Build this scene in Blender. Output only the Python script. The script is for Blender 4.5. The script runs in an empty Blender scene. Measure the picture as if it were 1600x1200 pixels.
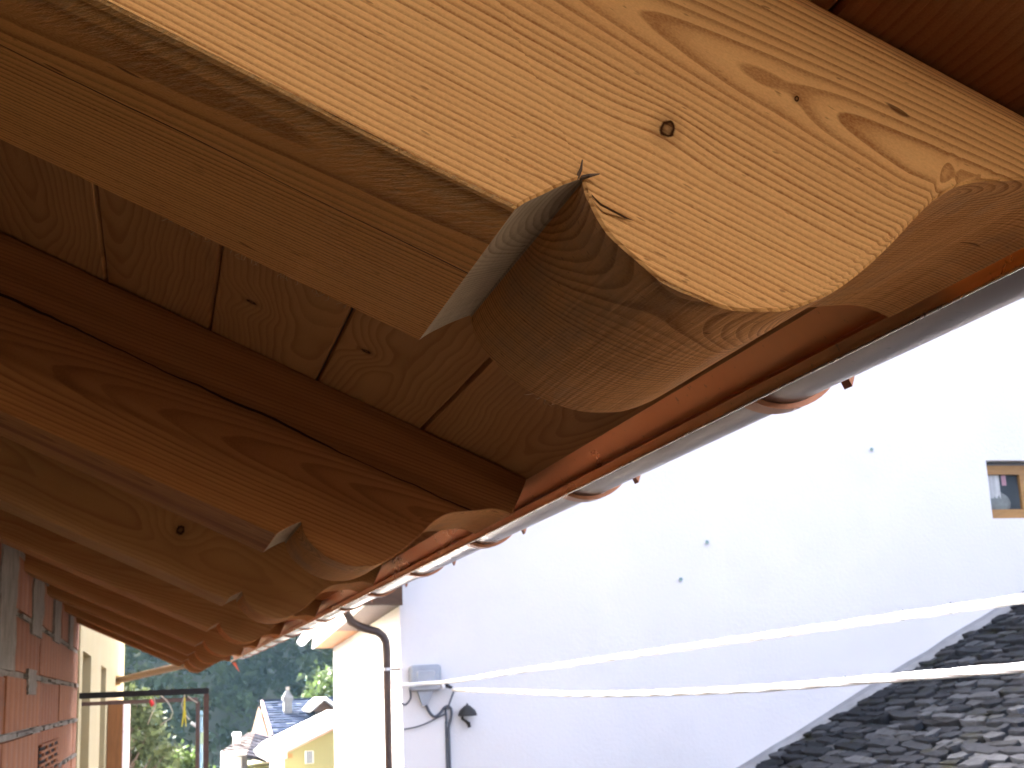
import bpy, bmesh, math, random
from mathutils import Vector, Matrix
R = math.radians
scene = bpy.context.scene
col = scene.collection

# ------------------------------------------------------------------ camera, sky, sun, exposure
F_PX, YAW, PITCH, ROLL = 2078.43, 0.26516, 0.222373, -0.0425764
cd = bpy.data.cameras.new("camera"); cam = bpy.data.objects.new("camera", cd); col.objects.link(cam)
fw = Vector((math.sin(YAW) * math.cos(PITCH), math.cos(YAW) * math.cos(PITCH), math.sin(PITCH)))
rt = Vector((math.cos(YAW), -math.sin(YAW), 0)); up = rt.cross(fw)
r2 = math.cos(ROLL) * rt + math.sin(ROLL) * up; u2 = -math.sin(ROLL) * rt + math.cos(ROLL) * up
cam.matrix_world = Matrix(((r2.x, u2.x, -fw.x, 0), (r2.y, u2.y, -fw.y, 0), (r2.z, u2.z, -fw.z, 0), (0, 0, 0, 1)))
cd.sensor_width = 36; cd.lens = 36 * F_PX / 1600; cd.clip_start = .01; cd.clip_end = 4000
cd.dof.use_dof = True; cd.dof.focus_distance = .47; cd.dof.aperture_fstop = 64
scene.camera = cam

SUN_EL, SUN_AZ = 33, -24            # azimuth clockwise from +Y
wd = bpy.data.worlds.new("World"); scene.world = wd; wd.use_nodes = True
wn = wd.node_tree; bg = wn.nodes["Background"]
sky = wn.nodes.new("ShaderNodeTexSky"); sky.sky_type = 'NISHITA'; sky.sun_disc = False
sky.sun_elevation = R(SUN_EL); sky.sun_rotation = R(SUN_AZ); sky.air_density = .1; sky.dust_density = 8.0; sky.ozone_density = 1.0
wn.links.new(sky.outputs[0], bg.inputs[0]); bg.inputs[1].default_value = .15
sl = bpy.data.lights.new("sun", 'SUN'); sl.energy = 2.0; sl.angle = R(.5); sl.color = (1, .95, .88)
so = bpy.data.objects.new("sun", sl); so.rotation_euler = (R(SUN_EL - 90), 0, R(-SUN_AZ)); so.location = (0, 0, 40); col.objects.link(so)
vs = scene.view_settings; vs.view_transform = 'Standard'; vs.look = 'None'; vs.gamma = 1; vs.exposure = 4.9
cy = scene.cycles
cy.max_bounces = 10; cy.diffuse_bounces = 6; cy.glossy_bounces = 4; cy.transmission_bounces = 4; cy.volume_bounces = 1
cy.use_denoising = True; cy.sample_clamp_indirect = 6
random.seed(7)

# ------------------------------------------------------------------ material helpers
def new_mat(name):
    m = bpy.data.materials.new(name); m.use_nodes = True
    nt = m.node_tree; b = nt.nodes["Principled BSDF"]
    return m, nt, b

class NT:
    """short-hand for wiring nodes"""
    def __init__(s, nt): s.nt = nt
    def n(s, t, **kw):
        x = s.nt.nodes.new(t)
        for k, v in kw.items(): setattr(x, k, v)
        return x
    def put(s, sock, v):
        if hasattr(v, "is_output") or isinstance(v, bpy.types.NodeSocket): s.nt.links.new(v, sock)
        else: sock.default_value = v
    def m(s, op, a, b=0.0, c=None, clamp=False):
        x = s.n("ShaderNodeMath", operation=op, use_clamp=clamp)
        s.put(x.inputs[0], a); s.put(x.inputs[1], b)
        if c is not None: s.put(x.inputs[2], c)
        return x.outputs[0]
    def vm(s, op, a, b=None):
        x = s.n("ShaderNodeVectorMath", operation=op); s.put(x.inputs[0], a)
        if b is not None: s.put(x.inputs[1], b)
        return x.outputs["Value"] if op in ('LENGTH', 'DOT_PRODUCT') else x.outputs[0]
    def noise(s, vec, scale, detail=2, rough=.5, dist=0):
        x = s.n("ShaderNodeTexNoise"); s.put(x.inputs["Vector"], vec)
        x.inputs["Scale"].default_value = scale; x.inputs["Detail"].default_value = detail
        x.inputs["Roughness"].default_value = rough; x.inputs["Distortion"].default_value = dist
        return x.outputs["Fac"]
    def ramp(s, fac, stops, interp='LINEAR'):
        x = s.n("ShaderNodeValToRGB"); s.put(x.inputs[0], fac); e = x.color_ramp.elements
        x.color_ramp.interpolation = interp
        while len(e) < len(stops): e.new(.5)
        for i, (p, c) in enumerate(stops):
            e[i].position = p; e[i].color = (c, c, c, 1) if not isinstance(c, tuple) else (*c, 1)
        return x.outputs[0]
    def mix(s, fac, a, b, blend='MIX'):
        x = s.n("ShaderNodeMix", data_type='RGBA', blend_type=blend)
        s.put(x.inputs[0], fac)
        for i, v in ((6, a), (7, b)):
            if isinstance(v, tuple): x.inputs[i].default_value = (*v, 1)
            else: s.put(x.inputs[i], v)
        return x.outputs[2]
    def mapr(s, v, a, b, c, d):
        x = s.n("ShaderNodeMapRange"); s.put(x.inputs[0], v)
        for i, q in enumerate((a, b, c, d)): x.inputs[i + 1].default_value = q
        return x.outputs[0]
    def bump(s, h, dist, strength=1.0, prev=None):
        x = s.n("ShaderNodeBump"); s.put(x.inputs["Height"], h); x.inputs["Distance"].default_value = dist
        x.inputs["Strength"].default_value = strength
        if prev is not None: s.put(x.inputs["Normal"], prev)
        return x.outputs[0]

def wood(name, pith=(.035, .262), tilt=(0, 0), freq=450, light=(.56, .33, .14), dark=(.30, .115, .035), ring=.85,
         wob=.008, axis='x', knots=(), crack=None, rand=True, seed=0., rough=.78, tone=.35, band=0., specks=False, fuzz=None, low=3.2, saw=False, bounce_tint=None, underlight=None):
    """solid softwood: growth rings round a pith line that runs along the timber"""
    m, nt, b = new_mat(name); g = NT(nt)
    tc = g.n("ShaderNodeTexCoord"); oi = g.n("ShaderNodeObjectInfo")
    sep = g.n("ShaderNodeSeparateXYZ"); g.put(sep.inputs[0], tc.outputs["Object"])
    x, y, z = sep.outputs
    if axis == 'y': x, y = y, x
    rnd = oi.outputs["Random"] if rand else seed
    off = g.m('MULTIPLY', rnd, 37.0) if rand else seed * 37.0
    def vec(sx, sy, sz, dx=0.):
        c = g.n("ShaderNodeCombineXYZ")
        g.put(c.inputs[0], g.m('ADD', g.m('MULTIPLY', x, sx), g.m('ADD', off, dx))); g.put(c.inputs[1], g.m('MULTIPLY', y, sy)); g.put(c.inputs[2], g.m('MULTIPLY', z, sz))
        return c.outputs[0]
    w1 = g.noise(vec(low, 5, 5), 1, 3, .5); w2 = g.noise(vec(low * .9, 5, 5, 11.3), 1, 3, .5)
    py, pz = pith
    if rand:
        py = g.m('ADD', py, g.m('MULTIPLY', g.m('SUBTRACT', rnd, .5), .05)); 
    yy = g.m('ADD', g.m('SUBTRACT', y, g.m('ADD', py, g.m('MULTIPLY', x, tilt[0]))), g.m('MULTIPLY', g.m('SUBTRACT', w1, .5), wob * 3))
    zz = g.m('ADD', g.m('SUBTRACT', z, g.m('ADD', pz, g.m('MULTIPLY', x, tilt[1]))), g.m('MULTIPLY', g.m('SUBTRACT', w2, .5), wob * 3))
    r = g.m('SQRT', g.m('ADD', g.m('MULTIPLY', yy, yy), g.m('MULTIPLY', zz, zz)))
    core = None; halo = None
    for (k1, k2, sig, amp, plane, vis) in knots:       # plane 'z': knot seen on a y-face at (x, z);  'y': on a z-face at (x, y)
        a = g.m('SUBTRACT', x, k1); c2 = g.m('SUBTRACT', z if plane == 'z' else y, k2)
        d2 = g.m('ADD', g.m('MULTIPLY', g.m('MULTIPLY', a, a), .45), g.m('MULTIPLY', c2, c2))
        ga = g.m('POWER', 2.718, g.m('MULTIPLY', d2, -1 / (sig * sig)))
        r = g.m('ADD', r, g.m('MULTIPLY', ga, amp))
        if vis:
            d = g.m('SQRT', g.m('ADD', g.m('MULTIPLY', g.m('MULTIPLY', a, a), 1.5), g.m('MULTIPLY', c2, c2)))
            d = g.m('ADD', d, g.m('MULTIPLY', g.m('SUBTRACT', g.noise(vec(300, 300, 300), 1, 2), .5), vis * 1.0))
            cm = g.ramp(g.m('DIVIDE', d, vis * 3), [(0, .55), (.16, .75), (.26, 1.0), (.33, 1.0), (.42, .25), (1, 0)])
            core = cm if core is None else g.m('MAXIMUM', core, cm)
    r = g.m('ADD', r, g.m('MULTIPLY', g.noise(vec(22, 80, 80), 1, 2), .0008))
    ph = g.m('MULTIPLY', r, freq); ph = g.m('ADD', ph, g.m('MULTIPLY', g.noise(vec(.4, 30, 30, 5.0), 1, 2), 1.2))
    fr = g.m('FRACT', ph); idx = g.m('FLOOR', ph)
    wn_ = g.n("ShaderNodeTexWhiteNoise", noise_dimensions='1D'); g.put(wn_.inputs["W"], idx); iv = wn_.outputs["Value"]
    prof = g.ramp(fr, [(0, .0), (.10, .04), (.38, .15), (.60, .50), (.78, 1.0), (.93, .95), (1, .0)])
    ringm = g.m('MULTIPLY', g.m('MULTIPLY', prof, g.mapr(iv, 0, 1, .5, 1.0)), ring)
    broad = g.noise(vec(2.0, 26, 26, 3.7), 1, 3)
    fib = g.noise(vec(45, 1300, 1300, 1.7), 1, 3, .6)
    grit = g.noise(vec(900, 1500, 1500), 1, 2)
    c = g.mix(ringm, light, dark)
    if bounce_tint:                                            # redder tint behind the near face, painting brown bounce light on the underside
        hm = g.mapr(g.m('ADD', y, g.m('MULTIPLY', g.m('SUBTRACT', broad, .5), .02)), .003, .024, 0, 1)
        c = g.mix(hm, c, g.mix(1.0, c, bounce_tint, 'MULTIPLY'))
    redd = tuple(q * k for q, k in zip(dark, (1.15, .95, .8)))
    c = g.mix(g.m('MULTIPLY', g.mapr(broad, .42, .72, 0, 1), tone), c, redd)
    if band: c = g.mix(g.m('MULTIPLY', g.mapr(g.noise(vec(1.2, 40, 40, 9.1), 1, 2), .5, .62, 0, 1), band), c, tuple(q * .75 for q in dark))
    if underlight:                                              # painted paler towards the underside, standing in for light reaching it
        sm = g.mapr(g.m('ADD', z, g.m('MULTIPLY', g.m('SUBTRACT', broad, .5), .02)), underlight[1], underlight[2], 1, 0)
        c = g.mix(sm, c, g.mix(1.0, c, underlight[0], 'MULTIPLY'))
    c = g.mix(g.mapr(fib, .3, .7, 0, .3), c, tuple(q * .72 for q in light))
    c = g.mix(g.mapr(grit, .35, .75, 0, .25), c, tuple(min(1, q * 1.35) for q in light))
    if specks:
        sp = g.noise(vec(150, 620, 620, 2.2), 1, 1); c = g.mix(g.mapr(sp, .70, .78, 0, .55), c, tuple(q * .5 for q in dark))
        pit = g.noise(vec(38, 190, 190, 7.7), 1, 1); c = g.mix(g.mapr(pit, .755, .79, 0, .8), c, tuple(q * .35 for q in dark))
    if core is not None: c = g.mix(core, c, tuple(q * .16 for q in dark))
    h = g.m('ADD', g.m('MULTIPLY', ringm, -.35), g.m('ADD', g.m('MULTIPLY', fib, .9), g.m('MULTIPLY', grit, .55)))
    if crack:                                            # drying checks: (which coordinate, value, half width, wave amplitude)
        for (cc, val, hw, wv, f0, f1) in crack:
            q = {'y': y, 'z': z}[cc]; gate = {'y': z, 'z': y}[cc]
            wav = g.m('MULTIPLY', g.m('SUBTRACT', g.noise(vec(5, 0, 0, val * 50), 1, 4, .6), .5), wv)
            d = g.m('ABSOLUTE', g.m('SUBTRACT', g.m('ADD', q, wav), val))
            width = g.m('MULTIPLY', g.mapr(g.noise(vec(4, 0, 0, 2 + val * 20), 1, 2), .35, .6, .15, 1), hw)
            mk = g.m('MULTIPLY', g.m('LESS_THAN', d, width), g.m('MULTIPLY', g.m('GREATER_THAN', gate, f0), g.m('LESS_THAN', gate, f1)))
            c = g.mix(g.m('MULTIPLY', mk, .93), c, (.012, .006, .003)); h = g.m('SUBTRACT', h, g.m('MULTIPLY', mk, 3.0))
    if fuzz:                                             # torn, woolly grain along one arris of the underside: y limit
        fm = g.mapr(g.m('ADD', y, g.m('MULTIPLY', g.noise(vec(9, 0, 0, 4.), 1, 3), .03)), fuzz, fuzz + .02, 1, 0)
        fm = g.m('MULTIPLY', fm, g.m('LESS_THAN', z, .1755))
        cx = g.n("ShaderNodeCombineXYZ"); g.put(cx.inputs[0], g.m('ADD', g.m('MULTIPLY', x, 420), g.m('MULTIPLY', y, 300))); g.put(cx.inputs[1], g.m('MULTIPLY', y, 110))
        tn = g.noise(cx.outputs[0], 1, 3, .65)
        h = g.m('ADD', h, g.m('MULTIPLY', g.m('MULTIPLY', tn, fm), 7.0))
        c = g.mix(g.m('MULTIPLY', fm, g.mapr(tn, .45, .68, 0, .55)), c, (.62, .36, .15))
    if saw:                                              # ripples left by the saw, and grey weathered end grain
        sw = g.noise(vec(620, 10, 620, 6.), 1, 3, .6); sw2 = g.noise(vec(150, 3, 150, 8.), 1, 2)
        h = g.m('ADD', h, g.m('ADD', g.m('MULTIPLY', sw, 1.6), g.m('MULTIPLY', sw2, 2.2)))
        c = g.mix(g.mapr(sw, .45, .7, 0, .16), c, tuple(q * .7 for q in dark))
        c = g.mix(g.mapr(g.noise(vec(30, 14, 30, 3.3), 1, 4, .65), .5, .72, 0, .4), c, (.26, .19, .11))
    nt.links.new(c, b.inputs["Base Color"])
    b.inputs["Roughness"].default_value = rough; b.inputs["Specular IOR Level"].default_value = .03
    nt.links.new(g.bump(h, .0004, .8), b.inputs["Normal"])
    return m

def plain(name, colr, rough=.8, metal=0., var=.25, scale=3., spec=.3, bump=0., bscale=40., stretch=(1, 1, 1), dirt=None):
    m, nt, b = new_mat(name); g = NT(nt)
    tc = g.n("ShaderNodeTexCoord"); mp = g.n("ShaderNodeMapping"); g.put(mp.inputs[0], tc.outputs["Object"]); mp.inputs["Scale"].default_value = stretch
    nz = g.noise(mp.outputs[0], scale, 5, .6)
    c = g.mix(g.mapr(nz, .3, .7, 0, 1), tuple(q * (1 - var) for q in colr), tuple(min(1, q * (1 + var * .6)) for q in colr))
    if dirt:
        c = g.mix(g.mapr(g.noise(mp.outputs[0], dirt[0], 6, .65), .52, .75, 0, dirt[1]), c, dirt[2])
    nt.links.new(c, b.inputs["Base Color"]); b.inputs["Roughness"].default_value = rough; b.inputs["Metallic"].default_value = metal
    b.inputs["Specular IOR Level"].default_value = spec
    if bump: nt.links.new(g.bump(g.noise(mp.outputs[0], bscale, 4, .6), bump), b.inputs["Normal"])
    return m

def per_island(name, cols, rough=.75, bump=.004, bscale=30, dirt=None, spec=.3, moss=None):
    m, nt, b = new_mat(name); g = NT(nt)
    ge = g.n("ShaderNodeNewGeometry"); tc = g.n("ShaderNodeTexCoord")
    n = len(cols); c = g.ramp(ge.outputs["Random Per Island"], [(i / (n - 1), q) for i, q in enumerate(cols)])
    nz = g.noise(tc.outputs["Object"], bscale, 5, .65)
    c = g.mix(g.mapr(nz, .3, .75, 0, .5), c, tuple(q * .45 for q in cols[0]))
    if moss: c = g.mix(g.mapr(g.noise(tc.outputs["Object"], moss[0], 5, .7), .54, .66, 0, moss[1]), c, moss[2])
    nt.links.new(c, b.inputs["Base Color"]); b.inputs["Roughness"].default_value = rough; b.inputs["Specular IOR Level"].default_value = spec
    nt.links.new(g.bump(nz, bump), b.inputs["Normal"])
    return m

def leaf_mat(name, c1, c2, trans=.25):
    m, nt, b = new_mat(name); g = NT(nt)
    ge = g.n("ShaderNodeNewGeometry"); tc = g.n("ShaderNodeTexCoord")
    f = g.m('ADD', g.m('MULTIPLY', ge.outputs["Random Per Island"], .5), g.mapr(g.noise(tc.outputs["Object"], .12, 3), .3, .7, 0, .5))
    c = g.mix(f, c1, c2); nt.links.new(c, b.inputs["Base Color"]); b.inputs["Roughness"].default_value = .7; b.inputs["Specular IOR Level"].default_value = .15
    tr = g.n("ShaderNodeBsdfTranslucent"); nt.links.new(c, tr.inputs[0]); mx = g.n("ShaderNodeMixShader"); mx.inputs[0].default_value = trans
    out = nt.nodes["Material Output"]; nt.links.new(b.outputs[0], mx.inputs[1]); nt.links.new(tr.outputs[0], mx.inputs[2]); nt.links.new(mx.outputs[0], out.inputs[0])
    return m

# ------------------------------------------------------------------ mesh helpers
ORG = {}
class MB:
    def __init__(s): s.v = []; s.f = []
    def add(s, vs, fs):
        k = len(s.v); s.v += [tuple(q) for q in vs]; s.f += [tuple(i + k for i in f) for f in fs]; return s
    def box(s, x0, x1, y0, y1, z0, z1):
        return s.add([(x, y, z) for x in (x0, x1) for y in (y0, y1) for z in (z0, z1)],
                     [(0, 1, 3, 2), (4, 6, 7, 5), (0, 4, 5, 1), (2, 3, 7, 6), (0, 2, 6, 4), (1, 5, 7, 3)])
    def quad(s, a, b, c, d): return s.add([a, b, c, d], [(0, 1, 2, 3)])
    def slab(s, a, b, c, d, t):                          # four corners, thickened along the face normal by t
        a, b, c, d = map(Vector, (a, b, c, d)); n = (b - a).cross(d - a).normalized() * t
        return s.add([a, b, c, d, a + n, b + n, c + n, d + n], [(3, 2, 1, 0), (4, 5, 6, 7), (0, 1, 5, 4), (1, 2, 6, 5), (2, 3, 7, 6), (3, 0, 4, 7)])
    def prism(s, poly, y0, y1):                          # polygon in (x, z), extruded along y
        n = len(poly); v = [(x, y0, z) for x, z in poly] + [(x, y1, z) for x, z in poly]
        return s.add(v, [tuple(range(n)), tuple(range(2 * n - 1, n - 1, -1))] + [(i + n, (i + 1) % n + n, (i + 1) % n, i) for i in range(n)])
    def prism_x(s, poly, x0, x1):                        # polygon in (y, z), extruded along x
        n = len(poly); v = [(x0, y, z) for y, z in poly] + [(x1, y, z) for y, z in poly]
        return s.add(v, [tuple(range(n)), tuple(range(2 * n - 1, n - 1, -1))] + [(i + n, (i + 1) % n + n, (i + 1) % n, i) for i in range(n)])
    def tube(s, pts, r, n=10, caps=True):
        pts = [Vector(p) for p in pts]; rs = r if isinstance(r, (list, tuple)) else [r] * len(pts); rings = []
        ref = Vector((.123, .31, .94)).normalized(); k = len(s.v)
        for i, p in enumerate(pts):
            d = (pts[min(i + 1, len(pts) - 1)] - pts[max(i - 1, 0)]).normalized()
            a = d.cross(ref).normalized(); b = d.cross(a)
            s.v += [tuple(p + rs[i] * (math.cos(t) * a + math.sin(t) * b)) for t in [2 * math.pi * j / n for j in range(n)]]
        for i in range(len(pts) - 1):
            for j in range(n):
                a = k + i * n + j; b = k + i * n + (j + 1) % n; s.f.append((a, b, b + n, a + n))
        if caps: s.f.append(tuple(range(k + n - 1, k - 1, -1))); e = k + (len(pts) - 1) * n; s.f.append(tuple(range(e, e + n)))
        return s
    def build(s, name, mat, parent=None, origin=None, rot=None, smooth=None):
        if parent is not None: o0 = ORG[parent.name]
        else: o0 = Vector(origin) if origin is not None else Vector((0, 0, 0))
        me = bpy.data.meshes.new(name); me.from_pydata([tuple(Vector(q) - o0) for q in s.v], [], s.f); me.materials.append(mat)
        bm = bmesh.new(); bm.from_mesh(me); bmesh.ops.recalc_face_normals(bm, faces=bm.faces); bm.to_mesh(me); bm.free()
        if smooth:
            me.polygons.foreach_set("use_smooth", [True] * len(me.polygons)); me.set_sharp_from_angle(angle=R(smooth))
        o = bpy.data.objects.new(name, me); col.objects.link(o); ORG[o.name] = o0
        if parent is not None: o.parent = parent
        else: o.location = o0
        return o
def empty(name, loc):
    o = bpy.data.objects.new(name, None); o.location = loc; o.empty_display_size = .1; col.objects.link(o); ORG[o.name] = Vector(loc); return o
def tag(o, label, cat, group=None, kind=None):
    if kind: o["kind"] = kind
    if label: o["label"] = label
    if cat: o["category"] = cat
    if group: o["group"] = group
    return o
def structure(o): o["kind"] = "structure"; return o

TH = 0.437685; CT, ST = math.cos(TH), math.sin(TH)
def roofpt(s, z, y=0.): return (s * CT + z * ST, y, -s * ST + z * CT)     # roof coordinates (down the slope, up the normal)
Y1, SP, RW = .37456, .85, .1598

# ------------------------------------------------------------------ ground, hill
m_ground = plain("dark ground", (.017, .015, .011), .9, var=.25, scale=2.5, bump=.02, bscale=30)
def gz(x, y):
    z = -3.6
    if y > 24: z = -3.6 - 5.0 * min(1, (y - 24) / 30)
    if y > 95:
        d = y - 95 + .15 * x; d = max(d, 0); z += .72 * d + 6 * math.sin(x * .05 + y * .03) * min(1, d / 40)
    return z
ys = [-160, -60, -20, -5, 5, 15, 24, 34, 44, 54, 70, 85, 95, 105, 120, 140, 160, 180, 200, 230, 260, 300, 360, 450]
xs = [-300, -220, -160, -120, -90, -60, -40, -20, 0, 10, 20, 40, 60, 80, 100, 130, 170, 220, 300]
near = [i for i, q in enumerate(ys) if q <= 85]
g = MB(); gy = [q for q in ys if q <= 95]
g.add([(x, y, gz(x, y)) for y in gy for x in xs], [(j * len(xs) + i, j * len(xs) + i + 1, (j + 1) * len(xs) + i + 1, (j + 1) * len(xs) + i) for j in range(len(gy) - 1) for i in range(len(xs) - 1)])
structure(g.build("ground", m_ground))
hy = [q for q in ys if q >= 95]
g = MB(); g.add([(x, y, gz(x, y)) for y in hy for x in xs], [(j * len(xs) + i, j * len(xs) + i + 1, (j + 1) * len(xs) + i + 1, (j + 1) * len(xs) + i) for j in range(len(hy) - 1) for i in range(len(xs) - 1)])
m_hill = plain("hillside soil", (.06, .075, .045), .95, var=.5, scale=.06)
structure(g.build("hillside", m_hill, smooth=40))

# ------------------------------------------------------------------ rafters
PROF = [(.0345, .1745), (.0372, .1790), (.0405, .1835), (.0445, .1885), (.0500, .1945),            # lower step face, notch corner
        (.0535, .1895), (.0582, .1850), (.067, .1802), (.080, .1760), (.0896, .1747), (.101, .1751), (.1118, .1774), (.1219, .1819), (.1296, .1869),
        (.140, .1980), (.1478, .2108), (.1519, .2195), (.1561, .2290), (.1596, .2385), (.1630, .2460), (.1669, .2522), (.1704, .2566), (.1749, .2605),
        (.181, .2645), (.1872, .2682), (.1938, .2716), (.2008, .2758), (.2080, .2800), (.2152, .2828), (.2230, .2840), (.2299, .2842)]
def catmull(p, k=4):
    out = []
    for i in range(len(p) - 1):
        a, b, c, d = (Vector(p[max(i - 1, 0)]), Vector(p[i]), Vector(p[i + 1]), Vector(p[min(i + 2, len(p) - 1)]))
        for j in range(k):
            t = j / k; q = .5 * ((2 * b) + (c - a) * t + (2 * a - 5 * b + 4 * c - d) * t * t + (3 * b - a - 3 * c + d) * t ** 3); out.append((q.x, q.y))
    out.append(tuple(p[-1])); return out
S0, ZT = -1.05, .3205
def rafter_mesh(rng, wane=False):
    ds = rng.uniform(-.003, .003); dz = rng.uniform(-.002, .002)
    if wane: ds = dz = 0
    low = [(S0 + (.0345 - S0) * i / 40, .1745) for i in range(40)]
    face = catmull(PROF[:5], 3)[:-1] + catmull(PROF[4:], 4)
    poly = [(s + (ds if s > 0 else 0), z + (dz if z < .3 else 0)) for s, z in low + face]
    nb = len(poly)
    tip = poly[-1][0]
    top = [(tip - (tip - S0) * i / 40, ZT) for i in range(41)]
    n = nb + len(top)
    def inset(d):
        out = []
        allp = poly + top
        for i, (s, z) in enumerate(allp):
            a = Vector(allp[i - 1]); b = Vector(allp[(i + 1) % n]); t = (b - a); nrm = Vector((-t.y, t.x)).normalized() if t.length else Vector((0, 0))
            out.append((s + nrm.x * d, z + nrm.y * d))
        return out
    if wane: slices = [(0, .0009, .2905), (.0009, 0, .2912), (.004, 0, .2955), (.010, 0, .3015), (.020, 0, .309), (.034, 0, .3205), (RW - .0009, 0, ZT), (RW, .0009, ZT)]
    else: slices = [(0, .0009, ZT - .001), (.0009, 0, ZT), (RW * .5, 0, ZT), (RW - .0009, 0, ZT), (RW, .0009, ZT - .001)]
    mb = MB(); V = []
    for (y, d, zt) in slices:
        pp = inset(d)
        for i, (s, z) in enumerate(pp):
            if i >= nb: z = zt
            yy = y + (.0006 * math.sin(s * 23 + i * .7) if 0 < i < nb and y in (0, .0009) else 0)
            V.append((s, yy, z))
    F = [tuple(range(n - 1, -1, -1)), tuple(range((len(slices) - 1) * n, len(slices) * n))]
    for k in range(len(slices) - 1):
        for i in range(n): F.append((k * n + i, k * n + (i + 1) % n, (k + 1) * n + (i + 1) % n, (k + 1) * n + i))
    mb.add(V, F); return mb

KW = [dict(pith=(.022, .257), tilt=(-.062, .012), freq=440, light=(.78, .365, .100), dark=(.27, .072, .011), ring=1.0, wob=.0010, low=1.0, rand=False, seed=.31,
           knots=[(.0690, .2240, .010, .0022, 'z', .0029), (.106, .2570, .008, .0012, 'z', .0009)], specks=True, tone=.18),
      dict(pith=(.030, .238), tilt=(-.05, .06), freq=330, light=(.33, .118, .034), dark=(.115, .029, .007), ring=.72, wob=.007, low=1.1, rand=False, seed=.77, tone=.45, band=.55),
      dict(pith=(.10, .225), tilt=(.02, -.02), freq=380, light=(.42, .185, .060), dark=(.20, .07, .019), ring=.6, wob=.008, low=1.6, rand=False, seed=.12,
           knots=[(-.0758, .2406, .03, .010, 'z', .0065)], tone=.3),
      dict(pith=(.06, .235), tilt=(.03, .03), freq=330, light=(.42, .195, .068), dark=(.21, .07, .019), ring=.7, wob=.010, low=1.6, tone=.4)]
EXTRA = [dict(crack=[('y', .066, .0007, .012, 0, .176)], fuzz=.036, bounce_tint=(.98, .83, .72)), dict(crack=[('z', .268, .0014, .022, -1, .03)], underlight=((1.75, 1.95, 1.9), .180, .232)), dict(underlight=((1.35, 1.55, 1.75), .174, .190)), dict(underlight=((1.3, 1.5, 1.7), .174, .190))]
NM = ["near rafter larch", "second rafter larch", "third rafter larch", "rafter larch"]
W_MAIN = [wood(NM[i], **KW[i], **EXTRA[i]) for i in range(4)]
W_CUT = [wood(NM[i] + " sawn end", **{**KW[i], 'light': (.70, .31, .098), 'dark': (.27, .09, .022), 'ring': 1.0, 'rough': .85, 'saw': True, 'knots': (), 'tone': .2, 'band': 0.}) for i in range(4)]
W_END = [wood(NM[i] + " grey end grain", **{**KW[i], 'light': (.52, .365, .215), 'dark': (.27, .17, .085), 'rough': .9, 'saw': True, 'knots': (), 'tone': .1, 'band': 0.}) for i in range(4)]  # grey end grain, paled too for the sky light on the step face
labels = ["nearest carved rafter, its pale broad side filling the upper picture, with a small dark knot",
          "second carved rafter from the front, reddish brown with a long drying crack along its side",
          "third carved rafter from the front, plain brown side with one round dark knot",
          "carved rafter right behind the one with the round knot, fourth from the front",
          "carved rafter in the middle of the receding row, fifth from the front",
          "carved rafter third from the far gable end of the row",
          "carved rafter next to last in the row, just before the far gable end",
          "last carved rafter of the row, at the end of the brick wall"]
rng = random.Random(4)
RAFT = []
for i in range(8):
    mb = rafter_mesh(rng, wane=(i == 0))
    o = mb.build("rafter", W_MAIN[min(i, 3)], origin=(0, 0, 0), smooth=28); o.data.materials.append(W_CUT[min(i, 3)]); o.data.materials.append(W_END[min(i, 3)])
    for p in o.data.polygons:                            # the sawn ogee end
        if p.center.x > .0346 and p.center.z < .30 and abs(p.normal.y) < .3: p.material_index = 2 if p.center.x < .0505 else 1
    o.location = (0, Y1 + SP * i, 0); o.rotation_euler = (0, TH, 0)
    ORG[o.name] = Vector((0, 0, 0))
    tag(o, labels[i], "rafter", "carved rafters under the eave"); RAFT.append(o)
# splinters and torn chip at the notch of the near rafter (local roof coordinates: s, y, z)
m_spl = plain("dark splinter", (.16, .085, .035), .8, var=.4, scale=300)
for pts, r in (([(.0485, .001, .1935), (.0482, -.0015, .1960), (.0472, -.0030, .1985)], [.0007, .0005, .0002]),
               ([(.0495, .001, .1945), (.0515, -.0020, .1952), (.0540, -.0030, .1968)], [.0009, .0007, .0002])):
    MB().tube(pts, r, 6).build("splinter", m_spl, RAFT[0])
mb = MB(); mb.add([(.0545, -.0004, .1905), (.0585, -.0006, .1890), (.0705, -.0005, .1888), (.0600, -.0004, .1868), (.0560, -.0004, .1885), (.0590, .003, .1880)],
                  [(0, 1, 5), (1, 2, 5), (2, 3, 5), (3, 4, 5), (4, 0, 5)]); mb.build("torn_chip", m_spl, RAFT[0])
# woolly fibres left by the saw on the far lower arris
fz = MB(); rr = random.Random(12)
for k in range(44):
    s = rr.choice((-.075, -.06, -.045, -.02, -.01, -.03, .0, .094)) + rr.gauss(0, .004); y = RW - .0006 - rr.random() * .001
    z = .1748; 
    if s > .12: z = .181
    a = Vector((s, y, z)); b = a + Vector((rr.gauss(0, .0012), rr.gauss(.0005, .0006), -rr.uniform(.0006, .0022))); c_ = b + Vector((rr.gauss(0, .0012), 0, -rr.uniform(0, .001)))
    fz.tube([a, b, c_], [.00013, .0001, .00005], 4)
o = fz.build("saw_fibre", plain("saw fibre", (.40, .24, .11), .8), RAFT[0]); o["kind"] = "stuff"

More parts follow.
